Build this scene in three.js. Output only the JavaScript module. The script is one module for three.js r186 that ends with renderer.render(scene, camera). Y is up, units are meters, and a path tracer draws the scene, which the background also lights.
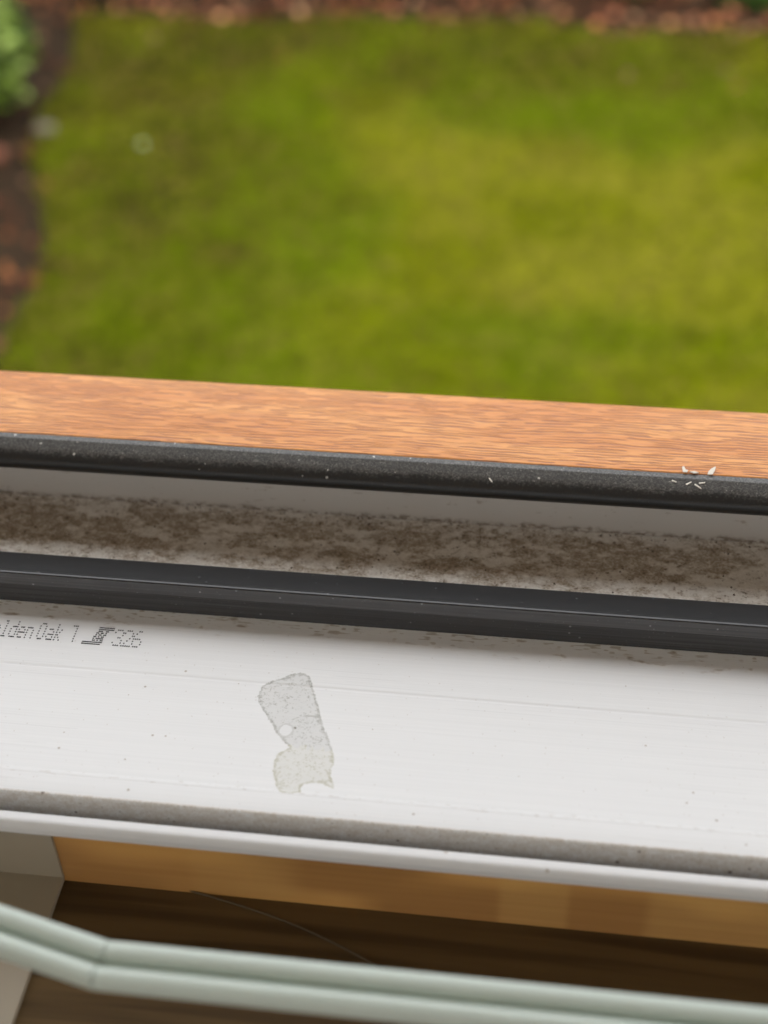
import * as THREE from 'three';
import { mergeGeometries, mergeVertices, toCreasedNormals } from 'three/addons/utils/BufferGeometryUtils.js';

// ---------------------------------------------------------------- camera, sky, exposure
const scene = new THREE.Scene();
const camera = new THREE.PerspectiveCamera(2 * Math.atan(512 / 1400) * 180 / Math.PI, 768 / 1024, 0.01, 200);
{
  const right = new THREE.Vector3(0.99183487, -0.02250028, -0.12552822), up = new THREE.Vector3(-0.06497796, 0.75780149, -0.64924169);
  const back = right.clone().cross(up).normalize();
  camera.position.set(0.0296, 0.185, 0.2);
  camera.quaternion.setFromRotationMatrix(new THREE.Matrix4().makeBasis(right, up, back));
  camera.focus = 0.253;
  camera.userData.fStop = 11.4;
}
const SKY_W = 64, SKY_H = 64, skyData = new Float32Array(SKY_W * SKY_H * 4);
for (let j = 0; j < SKY_H; j++) for (let i = 0; i < SKY_W; i++) {           // overcast sky: three times as bright overhead as at the horizon
  const s = Math.max(0, Math.sin(((j + 0.5) / SKY_H - 0.5) * Math.PI)), L = (1 + 2 * s) / 3;
  skyData.set([L * 0.97, L * 0.985, L * 1.015, 1], (j * SKY_W + i) * 4);
}
const sky = new THREE.DataTexture(skyData, SKY_W, SKY_H, THREE.RGBAFormat, THREE.FloatType);
sky.mapping = THREE.EquirectangularReflectionMapping; sky.magFilter = THREE.LinearFilter; sky.needsUpdate = true;
scene.background = sky; scene.environment = sky;
const renderer = new THREE.WebGLRenderer({ antialias: true });
renderer.toneMapping = THREE.LinearToneMapping;
renderer.toneMappingExposure = 3.7;
renderer.shadowMap.enabled = true;

// ---------------------------------------------------------------- helpers
let seed = 1234567;
const rnd = () => { seed = (seed * 1664525 + 1013904223) >>> 0; return seed / 4294967296; };
const range = (a, b) => a + (b - a) * rnd();
function hash(x, y, s = 0) { let h = (x * 374761393 + y * 668265263 + s * 1442695041) | 0; h = Math.imul(h ^ (h >>> 13), 1274126177); h ^= h >>> 16; return (h >>> 0) / 4294967296; }
function noise(x, y, s = 0) {
  const xi = Math.floor(x), yi = Math.floor(y), fx = x - xi, fy = y - yi, u = fx * fx * (3 - 2 * fx), v = fy * fy * (3 - 2 * fy);
  const a = hash(xi, yi, s), b = hash(xi + 1, yi, s), c = hash(xi, yi + 1, s), d = hash(xi + 1, yi + 1, s);
  return a + (b - a) * u + (c - a) * v + (a - b - c + d) * u * v;
}
const fbm = (x, y, s = 0, n = 4) => { let t = 0, a = 0.5, m = 0; for (let k = 0; k < n; k++) { t += a * noise(x, y, s + k * 17); m += a; a *= 0.5; x *= 2.03; y *= 2.03; } return t / m; };
const clamp = (v, a = 0, b = 1) => Math.min(b, Math.max(a, v));
const smooth = (a, b, v) => { const t = clamp((v - a) / (b - a)); return t * t * (3 - 2 * t); };
const mix3 = (a, b, t) => [a[0] + (b[0] - a[0]) * t, a[1] + (b[1] - a[1]) * t, a[2] + (b[2] - a[2]) * t];
// a texture over wmm x hmm millimetres; fn(x, v) gives an sRGB colour (or one grey number)
function tex(w, h, wmm, hmm, fn, wrapS = THREE.MirroredRepeatWrapping, data = false) {
  const d = new Uint8Array(w * h * 4);
  for (let j = 0; j < h; j++) for (let i = 0; i < w; i++) {
    let c = fn((i + 0.5) / w * wmm - wmm / 2, (j + 0.5) / h * hmm); if (typeof c === 'number') c = [c, c, c];
    const o = (j * w + i) * 4; d[o] = clamp(c[0], 0, 255); d[o + 1] = clamp(c[1], 0, 255); d[o + 2] = clamp(c[2], 0, 255); d[o + 3] = 255;
  }
  const t = new THREE.DataTexture(d, w, h, THREE.RGBAFormat); t.magFilter = THREE.LinearFilter; t.minFilter = THREE.LinearMipmapLinearFilter; t.generateMipmaps = true;
  t.wrapS = wrapS; t.wrapT = wrapS; if (!data) t.colorSpace = THREE.SRGBColorSpace; t.needsUpdate = true; return t;
}
const std = (o) => new THREE.MeshStandardMaterial(o);
const phys = (o) => new THREE.MeshPhysicalMaterial(o);
function finish(o) { o.traverse((m) => { if (m.isMesh) { m.castShadow = true; m.receiveShadow = true; } }); return o; }
function mesh(name, g, m, parent = scene) { const o = new THREE.Mesh(g, m); o.name = name; parent.add(o); o.castShadow = o.receiveShadow = true; return o; }
function tag(o, label, category, kind, group) { o.userData.label = label; o.userData.category = category; if (kind) o.userData.kind = kind; if (group) o.userData.group = group; return o; }
function group(name, x = 0, y = 0, z = 0) { const o = new THREE.Group(); o.name = name; o.position.set(x, y, z); scene.add(o); return o; }
function box(x0, x1, y0, y1, z0, z1) { const g = new THREE.BoxGeometry(x1 - x0, y1 - y0, z1 - z0); g.translate((x0 + x1) / 2, (y0 + y1) / 2, (z0 + z1) / 2); return g; }
const ZC = 0.2;   // profile points are [millimetres outward from the room-side datum at z = 0.2, millimetres up]
// closed profile, counter-clockwise with interior below its first (top) run, swept along x; u covers umm, v the arc length over vmm
function sweep(pts, x0, x1, umm = 200, vmm = 80, crease = 0.7, zOf = (d) => ZC - d / 1000) {
  const P = [], U = [], N = pts.length; let arc = 0;
  for (let i = 0; i < N; i++) {
    const a = pts[i], b = pts[(i + 1) % N], len = Math.hypot(b[0] - a[0], b[1] - a[1]), v0 = arc / vmm, v1 = (arc + len) / vmm; arc += len;
    const u0 = x0 * 1000 / umm + 0.5, u1 = x1 * 1000 / umm + 0.5, A = [zOf(a[0]), a[1] / 1000], B = [zOf(b[0]), b[1] / 1000];
    const q = [[x0, A[1], A[0], u0, v0], [x1, A[1], A[0], u1, v0], [x1, B[1], B[0], u1, v1], [x0, B[1], B[0], u0, v1]];
    for (const k of [0, 2, 1, 0, 3, 2]) { P.push(q[k][0], q[k][1], q[k][2]); U.push(q[k][3], q[k][4]); }
  }
  const tri = THREE.ShapeUtils.triangulateShape(pts.map((p) => new THREE.Vector2(p[0], p[1])), []);
  for (const t of tri) for (const [x, order] of [[x0, [0, 1, 2]], [x1, [0, 2, 1]]]) for (const k of order) { const p = pts[t[k]]; P.push(x, p[1] / 1000, zOf(p[0])); U.push(0, 0); }
  // faces wind outward when the profile runs the agreed way; otherwise turn them
  let area = 0; pts.forEach((p, i) => { const q = pts[(i + 1) % N]; area += p[0] * q[1] - q[0] * p[1]; });
  const g = new THREE.BufferGeometry(); g.setAttribute('position', new THREE.Float32BufferAttribute(P, 3)); g.setAttribute('uv', new THREE.Float32BufferAttribute(U, 2));
  if (area < 0) { const p = g.attributes.position, u = g.attributes.uv; for (let i = 0; i < p.count; i += 3) for (const [at, n] of [[p, 3], [u, 2]]) for (let k = 0; k < n; k++) { const s = at.array[(i + 1) * n + k]; at.array[(i + 1) * n + k] = at.array[(i + 2) * n + k]; at.array[(i + 2) * n + k] = s; } }
  return toCreasedNormals(g, crease);
}
const noUV = (g) => { const c = g.index ? g.toNonIndexed() : g; c.deleteAttribute('uv'); return c; };

// ---------------------------------------------------------------- materials of the window
const oakField = (x, v) => {
  const w = v + 1.5 * (noise(x / 22, v / 9, 1) - 0.5) + 0.5 * (noise(x / 6, v / 2.4, 2) - 0.5) + 0.18 * (noise(x / 1.6, v / 0.9, 4) - 0.5);
  const line = (gap, s, len, keep) => {                 // broken pore lines that run with the grain
    const k = Math.floor(w / gap), f = w / gap - k, run = noise(x / len + 50 * hash(k, 3, s), 0.5, s + k), wide = 0.14 + 0.2 * noise(x / 2.2, k, s + 9);
    return (1 - smooth(wide * 0.45, wide, Math.abs(f - 0.5))) * smooth(keep, keep + 0.16, run);
  };
  const pores = Math.max(line(0.82, 300, 4.5, 0.34), 0.75 * line(0.47, 340, 3, 0.5));
  const fine = smooth(0.5, 0.8, noise(x / 4, w / 0.16, 9));
  return [pores, fine, fbm(x / 30, v / 4, 11, 3)];
};
const oakMap = tex(2048, 640, 200, 30, (x, v) => {
  const [p, f, t] = oakField(x, v);
  let c = mix3([236, 162, 82], [224, 144, 62], smooth(0.3, 0.7, t));
  c = mix3(c, [196, 120, 66], 0.35 * f); return mix3(c, [146, 86, 52], 0.66 * p);
});
const oakBump = tex(2048, 640, 200, 30, (x, v) => { const [p, f] = oakField(x, v); return 220 - 170 * p - 30 * f; }, THREE.MirroredRepeatWrapping, true);
const M = {};
M.oak = phys({ map: oakMap, bumpMap: oakBump, bumpScale: 0.00012, roughness: 0.42 });
const speck = (x, v, size, chance, s) => {            // round specks with an outline of their own
  const i = Math.floor(x / size), j = Math.floor(v / size); if (hash(i, j, s) > chance) return 0;
  const cx = (i + 0.3 + 0.4 * hash(i, j, s + 1)) * size, cy = (j + 0.3 + 0.4 * hash(i, j, s + 2)) * size, r = size * (0.12 + 0.16 * hash(i, j, s + 3));
  return 1 - smooth(r * 0.6, r, Math.hypot(x - cx, v - cy));
};
M.rubberDustSheen = std({ map: tex(2048, 256, 200, 25, (x, v) => {
  let g = 24 + 6 * fbm(x / 2, v / 0.5, 21, 3);
  const lying = 1 - smooth(4.6, 6.0, v + 1.1 * (noise(x / 0.35, v / 0.3, 22) - 0.5) + 0.8 * (fbm(x / 7, 3, 26, 3) - 0.5));     // grainy dust, with sky sheen painted in grey on the bulb top
  g += lying * (34 + 44 * smooth(0.3, 0.8, noise(x / 0.16, v / 0.14, 23)) * (0.5 + fbm(x / 5, v / 0.5, 24, 3)));
  g += 14 * smooth(0.7, 0.9, noise(x / 0.2, v / 0.2, 27));
  g += 90 * speck(x, v, 0.5, 0.05, 25) * lying + 150 * speck(x, v, 1.2, 0.012, 29);
  return [g, g * 0.98, g * 0.94];
}), roughness: 0.42 });
M.rubberStreak = std({ map: tex(2048, 256, 200, 25, (x, v) => {
  let g = 30 + 14 * noise(x / 40, v / 0.16, 31) * noise(x / 9, v / 0.3, 33);
  if (v > 9.3 && v < 16.6) g += (v < 11.8 ? 44 : 26) + 10 * noise(x / 30, v / 0.3, 38);          // streaky grey skin on the room-side face, with bounced light painted in
  g += 24 * speck(x, v, 0.5, 0.06, 35) + 50 * speck(x, v, 1.0, 0.02, 37);
  return [g, g, g * 1.02];
}), roughness: 0.27 });
// dried water mark on the landing, millimetres (x, z)
const stain = [[-13.5, 33.5], [-11.4, 32.3], [-9.5, 32.6], [-8.4, 34.9], [-6.5, 39.7], [-5.2, 43.4], [-2.9, 48.3], [-1.9, 51.5], [-2.2, 53.9], [-1.1, 56.7], [-2.1, 56.6], [-3.8, 56.1], [-6.3, 56.8], [-6.6, 58.5], [-9.4, 59], [-11.2, 55.7], [-11.7, 53.6], [-11.4, 50.8], [-9.8, 49.3], [-11.7, 47.3], [-14.3, 43.5], [-16.6, 40.3], [-17.3, 38.2], [-16.6, 35.5]];
const stainLine = new THREE.SplineCurve([...stain, stain[0]].map((q) => new THREE.Vector2(...q))).getPoints(110).slice(0, -1).map((q) => [q.x, q.y]);
function stainDist(x, z) {
  let d = 1e9, inside = false;
  for (let i = 0, j = stainLine.length - 1; i < stainLine.length; j = i++) {
    const [ax, az] = stainLine[j], [bx, bz] = stainLine[i], ex = bx - ax, ez = bz - az, t = clamp(((x - ax) * ex + (z - az) * ez) / (ex * ex + ez * ez));
    d = Math.min(d, Math.hypot(x - ax - ex * t, z - az - ez * t));
    if ((bz > z) !== (az > z) && x < (ax - bx) * (z - bz) / (az - bz) + bx) inside = !inside;
  }
  return inside ? -d : d;
}
const landingMap = tex(2048, 820, 200, 80, (x, v) => {
  const z = v + 15.6;                                   // v runs from the inner gasket towards the room
  let c = [224, 224, 223], k = 0;
  const l1 = noise(x / 60, v / 0.22, 41), l2 = noise(x / 25, v / 0.12, 43);   // drawing lines of the extrusion
  k += 4 * (l1 - 0.5) + 3 * (l2 - 0.5); if (l1 > 0.88) k -= 7 * smooth(0.35, 0.6, noise(x / 12, v, 45));
  c = c.map((q) => q + k);
  if (v < 47.5) {
    let d = 0.75 * smooth(0.66, 0.86, fbm(x / 4, v / 1.5, 51, 4)) * (1 - smooth(7, 10, v));      // grime smudges along the gasket
    d = Math.max(d, 0.5 * smooth(0.7, 0.9, noise(x / 1.2, v / 0.35, 53)) * (1 - smooth(6, 9, v + 3 * noise(x / 8, 1, 55))));
    d = Math.max(d, 0.55 * speck(x, v, 1.1, 0.004, 57), 0.22 * speck(x, v, 0.6, 0.022, 61));
    d = Math.max(d, 0.16 * smooth(0.74, 0.88, noise(x / 1.2, v / 0.3, 63)) * smooth(42.2, 43, v) * (1 - smooth(43.6, 44.2, v)));   // dust held by the crease
    c = mix3(c, [138, 122, 104], d);
    if (v > 12 && v < 47 && x > -22 && x < 4) {
      const wob = 0.16 * (noise(x / 0.5, z / 0.5, 65) - 0.5) + 0.3 * (noise(x / 0.16, z / 0.16, 66) - 0.5), s = stainDist(x, z) + wob;
      if (s < 0.12) {
        const grain = noise(x / 0.17, z / 0.14, 69), clot = noise(x / 0.6, z / 0.5, 70), wide = smooth(0.4, 0.7, noise(x / 3, z / 3, 73));
        let t = 0.15 + 0.4 * smooth(0.55, 0.85, grain) * smooth(0.35, 0.7, clot);
        t = Math.max(t, (0.25 + 0.75 * grain) * (0.45 + 0.5 * clot) * (1 - smooth(0.1, 0.34 + 0.9 * wide * smooth(0.3, 0.6, clot), Math.abs(s + 0.1))));
        const arc = Math.abs(Math.hypot(x + 7.2, z - 47.4) - 5.4) + 0.4 * noise(x / 0.6, z / 0.6, 72);     // the edge of a second drop
        if (z < 45) t = Math.max(t, 0.45 * (1 - smooth(0.15, 0.42, arc)));
        const ring = Math.hypot(x + 11.1, (z - 45.6) * 0.9) + 0.2 * clot; if (ring < 1.5) t = ring < 1.2 ? 0.04 : 0.28;
        if (Math.hypot(x + 9.6, z - 44.9) < 0.24) t = 1.2;
        c = mix3(c, z + 1.5 * (clot - 0.5) > 49 ? [152, 147, 118] : [124, 122, 112], clamp(t));
      }
    }
  } else if (v < 60) {                                  // face of the channel: a coat of grainy dust
    const g = 0.5 * fbm(x / 1.1, v / 0.8, 81, 3) + 0.5 * noise(x / 0.2, v / 0.2, 83);
    c = mix3(c, [176, 160, 140], clamp(0.3 + 0.9 * (g - 0.42)));
    c = mix3(c, [88, 72, 58], 0.9 * Math.max(speck(x, v, 1.6, 0.02, 85), 0.5 * speck(x, v, 0.7, 0.05, 87)));
  } else c = mix3(c, [170, 160, 150], 0.7 * speck(x, v, 1.6, 0.03, 89));
  return c;
}, THREE.ClampToEdgeWrapping);
M.landing = phys({ map: landingMap, roughness: 0.36 });
const grimeAt = (x, v) => {                             // v from the upstand (0) to the inner gasket (about 30)
  const wx = x + 5 * (fbm(x / 9, v / 5, 91, 3) - 0.5), wv = v + 4 * (fbm(x / 8, v / 4, 93, 3) - 0.5);
  const a = fbm(wx / 7, wv / 3, 95, 5), b = fbm(x / 1.4, v / 0.9, 97, 4), c = noise(x / 0.28, v / 0.22, 99);
  const tide = 1 - smooth(0.0, 0.028, Math.abs(fbm(wx / 11, wv / 6, 101, 3) - 0.5));
  return { a, b, c, tide };
};
const rebateMap = tex(2048, 410, 200, 40, (x, v0) => {
  const v = v0 - 19.5, { a, b, c, tide } = grimeAt(x, v);
  let d = smooth(0.3, 0.62, a + 0.35 * (b - 0.5));
  const band = smooth(-1, 4, v) * (1 - smooth(13.5, 18.5, v + 4 * (noise(x / 12, 2, 103) - 0.5)));       // the silt lies where water stood; its tide line wanders
  let t = (0.24 + 0.56 * d) * (0.28 + 0.72 * band) + (0.6 * (c - 0.5) + 0.7 * (b - 0.5)) * (0.4 + d);
  const clean = Math.max(1 - smooth(0.75, 1.05, Math.hypot((x + 12.4) / 5, (v - 14) / 2.3) + 0.3 * (b - 0.5)), 0.8 * (1 - smooth(0.8, 1.1, Math.hypot((x - 65) / 9, (v - 15.5) / 5) + 0.3 * (b - 0.5))));
  t *= 1 - 0.55 * clean;
  t = Math.max(t, 0.78 * tide * smooth(0.45, 0.6, b)); t = Math.max(t, 0.8 * smooth(0.66, 0.82, b) * smooth(0.4, 0.6, a));
  let k = mix3([230, 226, 219], [154, 139, 120], clamp(t)); 
  return mix3(k, [84, 70, 56], 0.6 * smooth(0.74, 0.92, c * 0.5 + b * 0.62) + 0.45 * speck(x, v, 0.6, 0.09, 105));
});
M.rebate = std({ map: rebateMap, bumpMap: tex(2048, 410, 200, 40, (x, v0) => { const { a, b, c } = grimeAt(x, v0 - 19.5); return 110 * b + 90 * c + 40 * a; }, THREE.MirroredRepeatWrapping, true), bumpScale: 0.00018, roughness: 0.85 });
M.upstand = phys({ map: tex(2048, 400, 200, 40, (x, v0) => {
  const v = v0 - 19.3; let c = [204, 199, 192]; const n = fbm(x / 3, v / 0.7, 111, 4);                 // v from the gasket (0) down to the joint (14)
  c = mix3(c, [120, 100, 80], 0.35 * smooth(0.74, 0.86, n) + 0.25 * speck(x, v, 0.9, 0.03, 113));
  const low = smooth(12.5, 13.9, v + 1.5 * (fbm(x / 3, 5, 115, 4) - 0.4));             // silt line above the joint, ragged
  return mix3(c, [84, 68, 52], 0.6 * low * smooth(0.3, 0.7, fbm(x / 0.7, v / 0.5, 117, 3)));
}), roughness: 0.4 });
M.white = phys({ color: '#e9e8e6', roughness: 0.4 });

// ---------------------------------------------------------------- window_1: the bottom rail seen close, jambs and head
const W0 = -0.54, W1 = 0.54;
const win = group('window_1');
tag(win, 'open plastic window frame with golden oak outer face and white inner channels', 'window', 'structure');
mesh('oak_lip', sweep([[210.9, 15.4], [210.9, 12.9], [231.3, 12.9], [231.3, -42], [233.4, -42], [233.4, 14.2], [233, 15.1], [232.3, 15.7], [231.2, 16], [211.5, 16]].reverse(), W0, W1, 200, 30), M.oak, win).userData.label = 'golden oak wood-grain lip';
mesh('upstand', sweep([[231.3, 12.9], [212, 12.9], [212, -1], [231.3, -1]], W0, W1, 200, 40), M.upstand, win).userData.label = 'white grimy wall under the outer gasket';
{
  const c = new THREE.SplineCurve([[211.5, 15.85], [210, 15.85], [208, 15.8], [206.9, 15.6], [206.0, 15.0], [205.2, 14.1], [204.95, 13.2], [205.3, 12.0], [206.2, 11.0], [207.6, 10.3], [209.5, 9.9]].map((q) => new THREE.Vector2(...q)));
  const p = c.getPoints(44).map((q) => [q.x, q.y]);
  p.push([211, 9.7], [212, 9.7], [212, 12.9], [211.5, 12.9]);
  mesh('outer_gasket', sweep(p, W0, W1, 200, 25, 0.9), M.rubberDustSheen, win).userData.label = 'round black rubber gasket below the oak lip';
}
mesh('rebate', sweep([[231.3, -1], [184, -1], [184, -42], [231.3, -42]], W0, W1, 200, 40), M.rebate, win).userData.label = 'grimy white channel floor between the gaskets';
mesh('inner_gasket', sweep([[188.3, 4.4], [188.1, 5.1], [187.6, 5.4], [181.2, 7.2], [180.9, 7.4], [180.55, 7.5], [180.2, 7.45], [180.0, 7.2], [179.85, 5], [179.95, 4.5], [180.2, 4.2], [180.15, 0], [184, -0.1], [184.2, -1], [186.6, -1], [187, 0]], W0, W1, 200, 25, 0.5), M.rubberStreak, win).userData.label = 'black wedge gasket with a thin bright edge';
const landing = mesh('landing', sweep([[184, 0], [164.8, 0], [164.5, -0.13], [164.3, -0.13], [163.9, 0.01], [141.4, 0], [140.75, 0.36], [140.5, 0.4], [140.2, 0.33], [136.8, 0.16], [136.4, 0.1], [136.2, -0.15], [136.1, -9], [132.6, -9], [132.45, -0.3], [132.3, 0.02], [132.05, 0.1], [131.0, 0.12], [130.6, 0.0], [130.3, -0.35], [130.1, -0.85], [130, -1.4], [130, -2.4], [130.3, -2.9], [133, -3.2], [133, -42], [184, -42]], W0, W1, 200, 80, 0.6), M.landing, win);
landing.userData.label = 'white flat inner rail with a water mark and ridges';
{ // dotted ink print on the landing
  const F = { G: ['01110', '10001', '10000', '10111', '10001', '10001', '01110'], o: ['00000', '00000', '01110', '10001', '10001', '10001', '01110'], l: ['01100', '00100', '00100', '00100', '00100', '00100', '01110'], d: ['00001', '00001', '01111', '10001', '10001', '10001', '01111'], e: ['00000', '00000', '01110', '10001', '11111', '10000', '01110'], n: ['00000', '00000', '11110', '10001', '10001', '10001', '10001'], O: ['01110', '10001', '10001', '10001', '10001', '10001', '01110'], a: ['00000', '00000', '01110', '00001', '01111', '10001', '01111'], k: ['10000', '10000', '10010', '10100', '11000', '10100', '10010'], 1: ['00111', '00001', '00001', '00001', '00001', '00001', '00001'], 3: ['01110', '10001', '00001', '00110', '00001', '10001', '01110'], 2: ['01110', '10001', '00001', '00010', '00100', '01000', '11111'], 6: ['00110', '01000', '10000', '11110', '10001', '10001', '01110'] };
  const emblem = ['000000001111111111', '000000001111111111', '000000001110011000', '000000011011010000', '000000010110110000', '000000110101100000', '000000101111100000', '000000110101100000', '111111111111100000', '111111111111000000'];
  const dots = [], dot = new THREE.CircleGeometry(0.19, 8).scale(0.8, 1, 1).rotateX(-Math.PI / 2), bar = new THREE.PlaneGeometry(0.36, 0.25).rotateX(-Math.PI / 2);
  const put = (g, x, z) => { const c = g.clone(); c.scale(0.001, 0.001, 0.001); c.translate(x / 1000 + range(-2e-5, 2e-5), 0.00004, z / 1000); dots.push(noUV(c)); };
  const word = (s, x, z, pitch, dx) => [...s].forEach((ch, i) => F[ch]?.forEach((row, r) => [...row].forEach((b, k) => { if (b === '1') put(dot, x + i * pitch + k * dx, z + r * 0.64); })));
  word('Golden', -71.3, 25.3, 1.6, 0.27); word('Oak', -61.1, 25.3, 1.7, 0.28); word('1', -55.5, 25.3, 1.6, 0.34); word('326', -46.7, 25.5, 1.85, 0.38);
  emblem.forEach((row, r) => [...row].forEach((b, k) => { if (b === '1') put(r < 2 || r > 7 ? bar : dot, -52.2 + k * 0.29, 25.2 + r * 0.47); }));
  mesh('ink_print', mergeGeometries(dots), std({ color: '#20201f', roughness: 0.7 }), landing).userData.label = 'dotted black ink print';
}
{ // crumbs of dirt on the channel floor
  const crumbs = [];
  for (let k = 0; k < 240; k++) {
    const g = new THREE.IcosahedronGeometry(range(0.08, 0.24) / 1000, 0), p = g.attributes.position;
    for (let i = 0; i < p.count; i++) p.setXYZ(i, p.getX(i) * (0.8 + 0.8 * hash(Math.round(p.getX(i) * 1e7), Math.round(p.getZ(i) * 1e7), k)), p.getY(i) * 0.6, p.getZ(i));
    const s = rnd(); g.rotateY(range(0, 6)); g.translate(range(-0.11, 0.11), -0.00096, ZC - (211.6 - 22 * s * s) / 1000); crumbs.push(noUV(g));
  }
  const o = mesh('dirt_crumbs', mergeGeometries(crumbs), std({ color: '#54473a', roughness: 1 }), win); o.userData.kind = 'stuff'; o.userData.label = 'dark dirt crumbs in the channel';
}
for (const s of [-1, 1]) {                       // jambs of the opening, outside the picture
  mesh('jamb', box(s < 0 ? -0.6 : 0.54, s < 0 ? -0.54 : 0.6, -0.042, 0.62, -0.0313, 0.07), M.white, win);
  mesh('jamb_facing', box(s < 0 ? -0.6 : 0.54, s < 0 ? -0.54 : 0.6, -0.042, 0.62, -0.0334, -0.0313), M.oak, win);
}
mesh('head', box(-0.54, 0.54, 0.56, 0.62, -0.0313, 0.07), M.white, win);
mesh('head_facing', box(-0.54, 0.54, 0.56, 0.62, -0.0334, -0.0313), M.oak, win);

// ---------------------------------------------------------------- the room
M.plaster = std({ map: tex(512, 512, 1000, 1000, (x, v) => { const n = 238 + 8 * fbm(x / 40, v / 40, 121, 4); return [n, n * 0.97, n * 0.91]; }), roughness: 0.95 });
M.plaster.color.set('#ffffff');
M.render = std({ color: '#cfc6b8', roughness: 0.95 });
const wf = group('wall_front'); tag(wf, 'plastered window wall around the open window', 'wall', 'structure');
mesh('wall_panel', box(-2.2, 2.2, -4, -0.042, -0.025, 0.25), M.plaster, wf);
mesh('wall_panel', box(-2.2, -0.6, -0.042, 0.62, -0.025, 0.25), M.plaster, wf);
mesh('wall_panel', box(0.6, 2.2, -0.042, 0.62, -0.025, 0.25), M.plaster, wf);
mesh('wall_panel', box(-2.2, 2.2, 0.62, 1.6, -0.025, 0.25), M.plaster, wf);
tag(mesh('wall_left', box(-2.2, -2, -4, 1.6, 0.25, 3.75), M.plaster), 'plastered left side wall of the room', 'wall', 'structure');
const wr = group('wall_right'); tag(wr, 'plastered right side wall of the room with an added window', 'wall', 'structure');
mesh('wall_panel', box(2, 2.2, -4, -0.5, 0.25, 3.75), M.plaster, wr);
mesh('wall_panel', box(2, 2.2, -0.5, 1.3, 0.25, 0.7), M.plaster, wr);
mesh('wall_panel', box(2, 2.2, -0.5, 1.3, 2.9, 3.75), M.plaster, wr);
mesh('wall_panel', box(2, 2.2, 1.3, 1.6, 0.25, 3.75), M.plaster, wr);
const wb = group('wall_back'); tag(wb, 'plastered wall behind the camera with an added window', 'wall', 'structure');
mesh('wall_panel', box(-2.2, 2.2, -4, -0.7, 3.75, 3.95), M.plaster, wb);
mesh('wall_panel', box(-2.2, -1.8, -0.7, 1.35, 3.75, 3.95), M.plaster, wb);
mesh('wall_panel', box(1.8, 2.2, -0.7, 1.35, 3.75, 3.95), M.plaster, wb);
mesh('wall_panel', box(-2.2, 2.2, 1.35, 1.6, 3.75, 3.95), M.plaster, wb);
const w2 = group('window_2'); tag(w2, 'added unseen window behind the camera that lets in fill light', 'window', 'structure');  // added out of view to brighten the room side
mesh('pane', box(-1.76, 1.76, -0.66, 1.31, 3.868, 3.872), phys({ color: '#ffffff', transmission: 1, roughness: 0, thickness: 0, ior: 1.5 }), w2);
for (const [a, b, c, d] of [[-1.8, -1.74, -0.7, 1.35], [1.74, 1.8, -0.7, 1.35], [-1.74, 1.74, -0.7, -0.64], [-1.74, 1.74, 1.29, 1.35], [-0.03, 0.03, -0.64, 1.29]]) mesh('frame_bar', box(a, b, c, d, 3.84, 3.9), M.white, w2);
const added_eaves = group('added_eaves'); tag(added_eaves, 'added unseen roof overhang that blocks the high sky', 'added_eaves', 'structure');  // overhang added out of view to block light from high overhead
mesh('added_soffit', box(-3, 3, 0.68, 0.7, -0.24, -0.025), std({ color: '#7a5a3c', roughness: 0.8 }), added_eaves);
mesh('added_fascia', box(-3, 3, 0.66, 0.86, -0.27, -0.24), M.oak, added_eaves);
const w3 = group('window_3'); tag(w3, 'added unseen window in the right side wall that lets in fill light', 'window', 'structure');  // another opening added out of view for more room light
mesh('pane', box(2.118, 2.122, -0.46, 1.26, 0.74, 2.86), phys({ color: '#ffffff', transmission: 1, roughness: 0, thickness: 0, ior: 1.5 }), w3);
for (const [a, b, c, d] of [[0.7, 0.76, -0.5, 1.3], [2.84, 2.9, -0.5, 1.3], [0.76, 2.84, -0.5, -0.44], [0.76, 2.84, 1.24, 1.3], [1.77, 1.83, -0.44, 1.24]]) mesh('frame_bar', box(2.09, 2.15, c, d, a, b), M.white, w3);
tag(mesh('ceiling', box(-2.2, 2.2, 1.6, 1.75, -0.025, 3.95), std({ color: '#e6e3dd', roughness: 0.95 })), 'white ceiling above the room', 'ceiling', 'structure');
const woodMap = (a, b, s) => tex(1024, 512, 400, 200, (x, v) => {
  const w = v + 6 * fbm(x / 90, v / 30, s, 3), n = fbm(x / 60, w / 2.2, s + 3, 4), f = noise(x / 20, w / 0.5, s + 6);
  return mix3(a, b, clamp(smooth(0.3, 0.7, n) * 0.8 + 0.3 * (f - 0.5)));
});
tag(mesh('floor', box(-2, 2, -1.08, -1, 0.25, 3.75), std({ map: woodMap([190, 152, 110], [156, 118, 80], 131), roughness: 0.6 })), 'brown timber floor of the room', 'floor', 'structure');

// window board, brown bead and pale end lining below the inner ridge
M.boardWood = phys({ map: woodMap([98, 78, 48], [66, 50, 28], 141), roughness: 0.75, specularIntensity: 0.4 });
M.beadWood = phys({ map: tex(1024, 64, 400, 40, (x, v) => {
  const n = fbm(x / 26, v / 14, 151, 2), f = noise(x / 30, v / 0.5, 153), s = smooth(0.42, 0.58, noise(x / 11, 1, 155));
  return mix3(mix3([198, 148, 78], [160, 114, 56], smooth(0.35, 0.65, n)), [214, 172, 100], 0.35 * s + 0.18 * (f - 0.5));
}), roughness: 0.45 });
M.lining = phys({ color: '#978c78', roughness: 0.55 });
const XE = -0.0466;
tag(mesh('trim_1', sweep([[133, -42.2], [-30, -42.2], [-33, -39], [-33, -20.5], [-30, -17.2], [133, -17.2]].reverse(), -0.6, 0.6, 400, 200), M.boardWood), 'dark brown wooden window board below the white rail', 'window board', 'structure');
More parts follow.
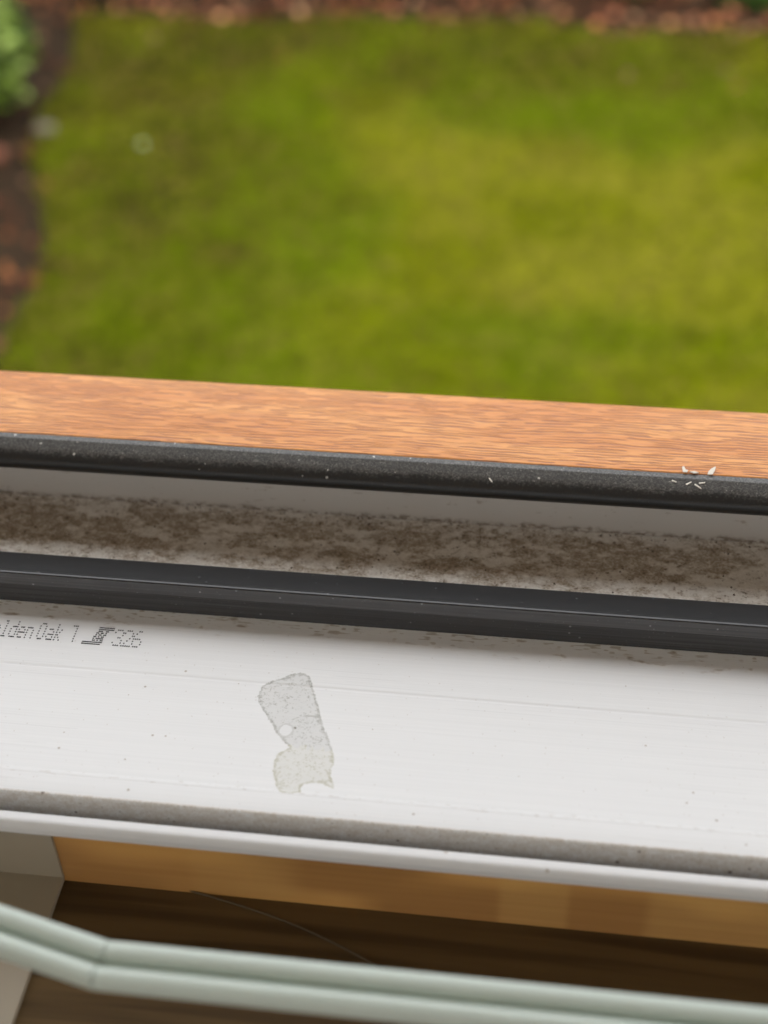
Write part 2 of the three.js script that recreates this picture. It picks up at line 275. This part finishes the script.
tag(mesh('trim_2', sweep([[133, -3.6], [132.2, -3.6], [131.9, -4.2], [131.9, -16.5], [131.7, -16.9], [131.6, -17.2], [133, -17.2]], XE, 0.54, 400, 40), M.beadWood), 'honey brown wooden bead under the white ridge', 'bead', 'structure');
tag(mesh('trim_3', sweep([[133, -3.6], [131.6, -3.6], [131.3, -4.2], [131.3, -16], [60, -16], [60, -17.2], [133, -17.2]], -0.54, XE, 400, 40), M.lining), 'pale grey lining strip left of the brown bead', 'lining', 'structure');

// ---------------------------------------------------------------- pale green double rail with a mitred bend, standing on the window board
{
  const rail = group('double_rail', -0.0235, -0.0172, 0.1055);
  tag(rail, 'pale green metal double rail with a mitred bend, out of focus in front', 'rail');
  const m = phys({ color: '#bfcac0', roughness: 0.35 });
  // two rounded ribs with a slot, profile in (toward window, up) millimetres about the slot
  const prof = []; const arcPts = (cx, cy, r, a0, a1, n) => { for (let k = 0; k <= n; k++) { const a = (a0 + (a1 - a0) * k / n) * Math.PI / 180; prof.push([cx + r * Math.cos(a), cy + r * Math.sin(a)]); } };
  arcPts(1.9, 0, 1.55, -60, 190, 14); arcPts(-1.9, 0, 1.55, -10, 240, 14); prof.push([-2.4, -2.2], [2.4, -2.2]);
  const bend = 13 * Math.PI / 180, mid = bend / 2;
  const piece = (len, side) => {                    // a length of rail from the mitre, cut on the bisector
    const P = [], N = prof.length;
    for (let i = 0; i < N; i++) {
      const a = prof[i], b = prof[(i + 1) % N];
      const q = (p, t) => { const off = p[0] / 1000, x0 = -side * 0 + off * Math.tan(mid) * side * (side > 0 ? 1 : 1); return [t ? side * len : x0, p[1] / 1000, -off]; };
      const A0 = q(a, 0), A1 = q(a, 1), B0 = q(b, 0), B1 = q(b, 1);
      const f = side < 0 ? [A0, A1, B1, A0, B1, B0] : [A0, B1, A1, A0, B0, B1]; for (const v of f) P.push(...v);
    }
    for (const t of THREE.ShapeUtils.triangulateShape(prof.map((p) => new THREE.Vector2(...p)), [])) for (const end of [0, 1]) { const ps = t.map((k) => { const p = prof[k], off = p[0] / 1000; return [end ? side * len : off * Math.tan(mid) * side, p[1] / 1000, -off]; }); for (const v of end ? ps : ps.reverse()) P.push(...v); }
    const g = new THREE.BufferGeometry(); g.setAttribute('position', new THREE.Float32BufferAttribute(P, 3)); return toCreasedNormals(g, 0.8);
  };
  const H = 0.0382;
  const r1 = mesh('straight_rail', piece(0.32, 1), m, rail); r1.position.y = H; r1.position.x = 0.00012;
  const r2 = mesh('angled_rail', piece(0.13, -1), m, rail); r2.position.y = H; r2.position.x = -0.00012; r2.rotation.y = -bend;
  for (const x of [0.12, 0.3]) mesh('post', new THREE.CylinderGeometry(0.003, 0.0036, H - 0.0022, 16).translate(x, (H - 0.0022) / 2, 0), m, rail);
  mesh('post', new THREE.CylinderGeometry(0.003, 0.0036, H - 0.0022, 16).translate(-0.1 * Math.cos(bend), (H - 0.0022) / 2, -0.1 * Math.sin(bend)), m, rail);
}
{
  const c = new THREE.CatmullRomCurve3([[-0.034, 0.0665], [-0.023, 0.0685], [-0.009, 0.0718], [0.003, 0.0762], [0.02, 0.085], [0.05, 0.108], [0.11, 0.16]].map(([x, z]) => new THREE.Vector3(x, -0.017, z)));
  tag(mesh('reflected_line', new THREE.TubeGeometry(c, 60, 0.0002, 6), std({ color: '#574a36', roughness: 0.9 })), 'thin tan strand put in for a faint reflection across the window board', 'reflected_line');  // added strand stands in for a faint reflected line
}
// ---------------------------------------------------------------- paint flakes on the oak lip and outer gasket
function flake(name, pts, x, y, z, label, tilt, turn) {
  const sh = new THREE.Shape(pts.map((p) => new THREE.Vector2(p[0] / 1000, p[1] / 1000)));
  const g = new THREE.ExtrudeGeometry(sh, { depth: 0.00018, bevelEnabled: false }); g.rotateX(-Math.PI / 2); g.rotateZ(tilt); g.rotateY(turn); g.translate(x, y, z);
  return tag(mesh(name, g, std({ color: '#efe8da', roughness: 0.7 })), label, 'flake', undefined, 'white flakes by the outer gasket');
}
flake('paint_flake', [[-0.9, -0.6], [0, -0.9], [0.7, 0.1], [1.1, 1.0], [0.3, 0.8], [-0.5, 0.2]], 0.0616, 0.0161, -0.0121, 'largest cream flake on the front edge of the oak lip', 0.25, 0.2);
flake('paint_flake_001', [[-0.5, -0.5], [0.2, -0.7], [0.5, -0.1], [0.1, 0.1], [-0.1, 1.2], [-0.5, 0.9]], 0.0567, 0.0161, -0.0120, 'upright white sliver flake left of the largest flake', 0.1, 0.1);
flake('paint_flake_002', [[-0.8, -0.2], [0.1, -0.35], [0.9, 0.1], [0.1, 0.25]], 0.0583, 0.0161, -0.0116, 'thin white flake between the sliver and the largest flake', 0, -0.3);
for (const [k, x, z, l, a] of [[3, 0.0572, -0.0083, 1.3, 0.7], [4, 0.0589, -0.0077, 1.6, -0.8], [5, 0.0597, -0.0086, 1.2, 0.3], [6, 0.0545, -0.0086, 0.9, -0.5], [7, 0.0199, -0.0066, 1.9, -1.0]]) {
  const y = 15.9 - 0.11 * Math.pow(Math.max(0, 209 - (0.2 - z) * 1000), 2);
  flake('paint_flake_00' + k, [[-l / 2, -0.13], [l / 2, -0.06], [l / 2, 0.08], [-l / 2, 0.12]], x, y / 1000 + 0.0001, z, ['second tiny white fleck from the left on the gasket below the flakes', 'longest white fleck on the gasket below the flakes', 'rightmost tiny white fleck on the gasket below the largest flake', 'leftmost tiny white fleck on the gasket below the flakes', 'lone white hair-thin fleck at the middle of the gasket'][k - 3], 0, a);
}

// ---------------------------------------------------------------- the garden, four metres below
const GY = -4;
const ground = group('ground'); tag(ground, 'earth of the garden under lawn and borders', 'ground', 'structure');
const soilMap = tex(1024, 1024, 2000, 2000, (x, v) => { const n = fbm(x / 60, v / 60, 201, 4), f = noise(x / 7, v / 7, 203); return mix3(mix3([42, 32, 23], [62, 48, 33], n), [26, 20, 14], 0.5 * smooth(0.6, 0.8, f)); });
const edgeX = (z) => -2.6 - 0.235 * (-4.75 - z) - 0.1 * Math.sin(z * 2.1);              // left bed's edge
const edgeZ = (x) => -10.38 + 0.08 * Math.sin(x * 1.7) + 0.05 * Math.sin(x * 4.3);      // far bed's edge
{
  const g = new THREE.PlaneGeometry(40, 40, 1, 1).rotateX(-Math.PI / 2); g.translate(0, GY - 0.02, -20.2); const uv = g.attributes.uv; for (let i = 0; i < uv.count; i++) uv.setXY(i, uv.getX(i) * 20, uv.getY(i) * 20);
  mesh('soil', g, phys({ map: soilMap, roughness: 1, specularIntensity: 0.15 }), ground);
}
const patch = (x, z) => ({ dry: fbm(x * 1.5 + 3, z * 1.5, 211, 5), moss: fbm(x * 0.55 + 9, z * 0.55, 221, 3), fine: fbm(x * 5, z * 5, 231, 3) });
// near the beds there are fewer blades, in a darker, browner tone
const thin = (x, z) => clamp(Math.max(1 - (x - edgeX(z)) / 1.9, 1 - (z - edgeZ(x)) / 2.0) + 1.5 * (fbm(x * 1.6, z * 1.6, 241, 3) - 0.5));
const onLawn = (x, z) => x > edgeX(z) + 0.06 * (fbm(x * 7, z * 7, 243, 2) - 0.5) && z > edgeZ(x) + 0.1 * (fbm(x * 6, z * 6, 245, 2) - 0.5);
{
  const pts = []; for (let z = -2; z >= -10.2; z -= 0.3) pts.push([edgeX(z), z]); for (let x = edgeX(-10.3); x <= 6; x += 0.3) pts.push([x, edgeZ(x)]); pts.push([6, edgeZ(6)], [6, -2]);
  const sh = new THREE.Shape(pts.map(([x, z]) => new THREE.Vector2(x, -z)));
  const g = new THREE.ShapeGeometry(sh).rotateX(-Math.PI / 2); g.translate(0, GY, 0);
  const uv = g.attributes.uv, p = g.attributes.position; for (let i = 0; i < uv.count; i++) uv.setXY(i, p.getX(i) / 12 + 0.5, (-p.getZ(i)) / 12);
  const map = tex(1536, 1536, 12000, 12000, (xm, vm) => {
    const x = xm / 1000, z = -vm / 1000, q = patch(x, z), t = thin(x, z), f = noise(x * 90, z * 90, 251), f2 = fbm(x * 22, z * 22, 253, 3);
    let c = mix3([76, 78, 4], [90, 82, 18], smooth(0.4, 0.65, q.dry)); c = mix3(c, [58, 62, 4], 0.6 * smooth(0.45, 0.7, q.moss));
    c = mix3(c, [56, 45, 27], t * (0.35 + 0.6 * smooth(0.35, 0.6, f2))); return mix3(c, [30, 32, 10], 0.55 * smooth(0.45, 0.8, f));
  });
  tag(mesh('lawn', g, phys({ map, roughness: 1, specularIntensity: 0.1 })), 'patchy yellow-green lawn far below the window', 'lawn', 'structure');
}
{
  const blades = []; for (let k = 0; k < 6; k++) {
    const a = k * 1.05 + 0.3, l = 0.028 + 0.012 * hash(k, 1, 5), lean = 0.5 + 0.5 * hash(k, 2, 5), w = 0.0028, cx = Math.cos(a), sz = Math.sin(a), bx = cx * 0.012, bz = sz * 0.012;
    const tip = [bx + cx * l * lean, l * 0.85, bz + sz * l * lean], m = [bx + cx * l * lean * 0.4, l * 0.55, bz + sz * l * lean * 0.4], s = [-sz * w, cx * w];
    const A = [bx + s[0], 0, bz + s[1]], B = [bx - s[0], 0, bz - s[1]], C = [m[0] + s[0] * 0.8, m[1], m[2] + s[1] * 0.8], D = [m[0] - s[0] * 0.8, m[1], m[2] - s[1] * 0.8];
    for (const t of [A, C, B, B, C, D, C, tip, D]) blades.push(...t);
  }
  const g = new THREE.BufferGeometry(); g.setAttribute('position', new THREE.Float32BufferAttribute(blades, 3)); g.computeVertexNormals();
  const spots = [];
  for (let k = 0; k < 150000 && spots.length < 95000; k++) {
    const z = -4.6 - 6 * Math.pow(rnd(), 0.9), x = range(-4.2, 2.6); if (!onLawn(x, z)) continue; if (rnd() < 0.72 * thin(x, z)) continue; spots.push([x, z]);
  }
  const im = new THREE.InstancedMesh(g, phys({ color: '#ffffff', roughness: 1, specularIntensity: 0.15, side: THREE.DoubleSide }), spots.length), o = new THREE.Object3D(), c = new THREE.Color();
  spots.forEach(([x, z], i) => {
    o.position.set(x, GY, z); o.rotation.y = range(0, 6.28); const s = range(0.75, 1.3); o.scale.set(s, s, s); o.updateMatrix(); im.setMatrixAt(i, o.matrix);
    const q = patch(x, z), t = thin(x, z), j = range(0.6, 1.4);
    let b = mix3([106, 112, 3], [124, 124, 26], smooth(0.36, 0.68, q.dry)); b = mix3(b, [88, 106, 2], 0.75 * smooth(0.45, 0.65, q.moss)); b = mix3(b, [82, 74, 28], 0.7 * t * q.fine * 1.6); if (rnd() < 0.12) b = [130, 114, 54];
    c.setRGB(b[0] * j / 255, b[1] * j / 255, b[2] * j / 255, THREE.SRGBColorSpace); im.setColorAt(i, c);
  });
  im.name = 'grass'; im.castShadow = im.receiveShadow = true; scene.add(im); tag(im, 'short yellow-green grass blades covering the lawn', 'grass', 'stuff');
}
// a leaf blade: pointed oval, folded along its middle
function leafShape(l, w, fold, curl) {
  const P = [], rows = [[0, 0], [0.28, 0.8], [0.55, 1], [0.8, 0.6], [1, 0]];
  const at = (r, s) => [s * w * rows[r][1], Math.abs(s) * fold * w * rows[r][1] + curl * l * Math.sin(rows[r][0] * Math.PI), l * (rows[r][0] - 0.5)];
  for (let r = 0; r < 4; r++) for (const s of [-1, 1]) { const a = at(r, 0), b = at(r + 1, 0), c = at(r + 1, s), d = at(r, s); for (const t of s < 0 ? [a, d, c, a, c, b] : [a, c, d, a, b, c]) P.push(...t); }
  const g = new THREE.BufferGeometry(); g.setAttribute('position', new THREE.Float32BufferAttribute(P, 3)); g.computeVertexNormals(); return g;
}
const dryLeaf = leafShape(0.085, 0.03, 0.35, 0.12);
const copper = ['#6e3f24', '#4c2a18', '#8a5632', '#3c2214', '#7a5a40', '#5a3222'];
{
  const spots = [];
  for (let k = 0; k < 1500; k++) { const x = range(-5, 2.8), z = edgeZ(x) + 0.08 - 1.5 * rnd(); spots.push([x, z]); }
  for (let k = 0; k < 120; k++) { const z = range(-10.3, -4.8); spots.push([edgeX(z) + 0.05 - 0.8 * rnd(), z]); }
  for (let k = 0; k < 60; k++) { const x = range(-3.6, 2.4); spots.push([x, edgeZ(x) + 1.1 * rnd() * rnd()]); }
  const im = new THREE.InstancedMesh(dryLeaf, phys({ color: '#ffffff', roughness: 0.9, specularIntensity: 0.4, side: THREE.DoubleSide }), spots.length), o = new THREE.Object3D(), c = new THREE.Color();
  spots.forEach(([x, z], i) => { o.position.set(x, GY + range(0.0, 0.05), z); o.rotation.set(range(-0.5, 0.5), range(0, 6.28), range(-0.5, 0.5)); const s = range(0.6, 1.15); o.scale.set(s, s, s); o.updateMatrix(); im.setMatrixAt(i, o.matrix); im.setColorAt(i, c.set(copper[Math.floor(rnd() * 6)])); });
  im.name = 'leaf_litter'; im.castShadow = im.receiveShadow = true; scene.add(im); tag(im, 'copper brown leaf litter covering the garden beds', 'leaf litter', 'stuff');
}
{
  const mats = ['#bc7444', '#9a5a34', '#d0935f', '#82502f', '#c29468', '#a86744'].map((c) => std({ color: c, roughness: 0.7, side: THREE.DoubleSide }));
  for (let k = 0; k < 36; k++) {
    const x = -3.5 + 5.1 * (k + 0.4 * rnd()) / 36, o = mesh('fallen_leaf' + (k ? '_' + String(k).padStart(3, '0') : ''), dryLeaf, mats[(k * 5 + 2) % 6]);
    o.position.set(x, GY + 0.07, edgeZ(x) + range(-0.3, 0.1)); o.rotation.set(range(-0.4, 0.4), range(0, 6.28), range(-0.4, 0.4)); const s = range(1.0, 1.3); o.scale.set(s, s, s);
    tag(o, 'blurred copper-brown fallen leaf along the far edge of the lawn', 'leaf', undefined, 'fallen leaves along the far lawn edge');
  }
}
// shrubs: woody stems and a crown of leaves
function shrub(name, label, x, z, rx, ry, rz, count, colours, leafLen, lift = 0.2, group_) {
  const o = group(name, x, GY - 0.02, z); tag(o, label, 'shrub', undefined, group_);
  const stems = []; for (let k = 0; k < 6; k++) { const a = k * 1.1 + rnd(), e = new THREE.Vector3(Math.cos(a) * rx * 0.6, lift + ry * 1.3, Math.sin(a) * rz * 0.6); stems.push(noUV(new THREE.TubeGeometry(new THREE.QuadraticBezierCurve3(new THREE.Vector3(), new THREE.Vector3(e.x * 0.3, e.y * 0.6, e.z * 0.3), e), 6, 0.012, 5))); }
  mesh('stems', mergeGeometries(stems), std({ color: '#5a4632', roughness: 0.9 }), o);
  const leaf = leafShape(leafLen, leafLen * 0.3, 0.2, 0.08), lists = colours.map(() => []), m4 = new THREE.Matrix4(), q = new THREE.Quaternion(), eu = new THREE.Euler();
  for (let k = 0; k < count; k++) {
    const u = range(-1, 1), a = range(0, 6.283), r = Math.sqrt(1 - u * u), d = (0.55 + 0.45 * Math.pow(rnd(), 0.5)) * (0.82 + 0.36 * noise(a * 2, u * 3, name.length));
    const p = new THREE.Vector3(Math.cos(a) * r * rx * d, Math.max(0.03, lift + ry + u * ry * d), Math.sin(a) * r * rz * d), s = range(0.7, 1.25);
    const g = leaf.clone(); g.applyMatrix4(m4.compose(p, q.setFromEuler(eu.set(range(-0.7, 0.7), range(0, 6.28), range(-0.7, 0.7))), new THREE.Vector3(s, s, s))); lists[Math.floor(rnd() * colours.length)].push(g);
  }
  colours.forEach((c, i) => { const f = mesh('foliage', mergeGeometries(lists[i]), phys({ color: c, roughness: 0.8, specularIntensity: 0.4, side: THREE.DoubleSide, transmission: 0.15, thickness: 0 }), o); f.userData.kind = 'stuff'; });
  return o;
}
shrub('leafy_shrub', 'bright green leafy shrub at the left edge of the lawn', -4.02, -8.5, 0.42, 0.42, 0.62, 1300, ['#748c2c', '#3a4a16', '#9aae58'], 0.11, 0.05);
shrub('border_plant', 'bright green plant in the far bed at right', 1.42, -10.95, 0.34, 0.16, 0.22, 500, ['#44701c', '#335a16'], 0.07, 0.02);
shrub('border_plant_001', 'small green plant in the far bed right of centre', 0.52, -11.05, 0.24, 0.12, 0.16, 300, ['#3b601a', '#305018'], 0.06, 0.02);
shrub('border_plant_002', 'small green plant in the far bed near the middle', -1.5, -10.95, 0.26, 0.1, 0.16, 300, ['#3b5a1a', '#304a18'], 0.06, 0.02);
shrub('border_plant_003', 'low green plant in the far bed beside the leafy shrub', -3.75, -10.75, 0.26, 0.1, 0.18, 300, ['#38541c', '#2c4614'], 0.06, 0.02);
shrub('hedge', 'added unseen hedge behind the far bed that shades it', -0.8, -12.4, 4.6, 1.7, 0.75, 12000, ['#3c5a26', '#2f4a1e'], 0.17, 0.1);  // added out of view to shade the far border
shrub('hedge_001', 'added unseen hedge along the left bed that shades the lawn', -6.1, -7.6, 0.8, 2.3, 4.2, 14000, ['#3c5a26', '#2f4a1e'], 0.17, 0.1);  // added out of view, made tall to shade the left of the lawn
{ // one daisy on the lawn, a pale stone on the left edge
  const d = group('daisy', -2.71, GY, -8.07); tag(d, 'single pale daisy flower on the left half of the lawn', 'flower');
  mesh('stem', new THREE.CylinderGeometry(0.002, 0.002, 0.05, 6).translate(0, 0.025, 0), std({ color: '#6a8a3a', roughness: 0.8 }), d);
  const pet = []; for (let k = 0; k < 12; k++) { const g = leafShape(0.024, 0.0045, 0.1, 0.1); g.translate(0, 0, 0.017); g.rotateX(-0.25); g.rotateY(k * Math.PI / 6); g.translate(0, 0.05, 0); pet.push(g); }
  mesh('petals', mergeGeometries(pet), std({ color: '#c0cf9c', roughness: 0.6, side: THREE.DoubleSide }), d);
  mesh('flower_centre', new THREE.SphereGeometry(0.007, 10, 6).scale(1, 0.5, 1).translate(0, 0.052, 0), std({ color: '#d8c040', roughness: 0.8 }), d);
  const stone = (name, x, z, r, c, label) => { let g = mergeVertices(noUV(new THREE.IcosahedronGeometry(r, 2))); const p = g.attributes.position; for (let i = 0; i < p.count; i++) { const k = 0.85 + 0.35 * noise(p.getX(i) / r * 1.3 + 7, p.getY(i) / r * 1.3 + p.getZ(i) / r, 301); p.setXYZ(i, p.getX(i) * k * 1.2, p.getY(i) * k * 0.7, p.getZ(i) * k); } g.computeVertexNormals(); g.translate(x, GY + r * 0.4, z); tag(mesh(name, g, std({ color: c, roughness: 0.9 })), label, 'stone'); };
  stone('garden_stone', -3.46, -8.3, 0.06, '#6b6250', 'pale rounded stone at the foot of the leafy shrub');
  stone('garden_stone_001', -3.68, -7.9, 0.07, '#70432f', 'reddish stone in the left bed below the shrub');
}
finish(scene);
renderer.render(scene, camera);
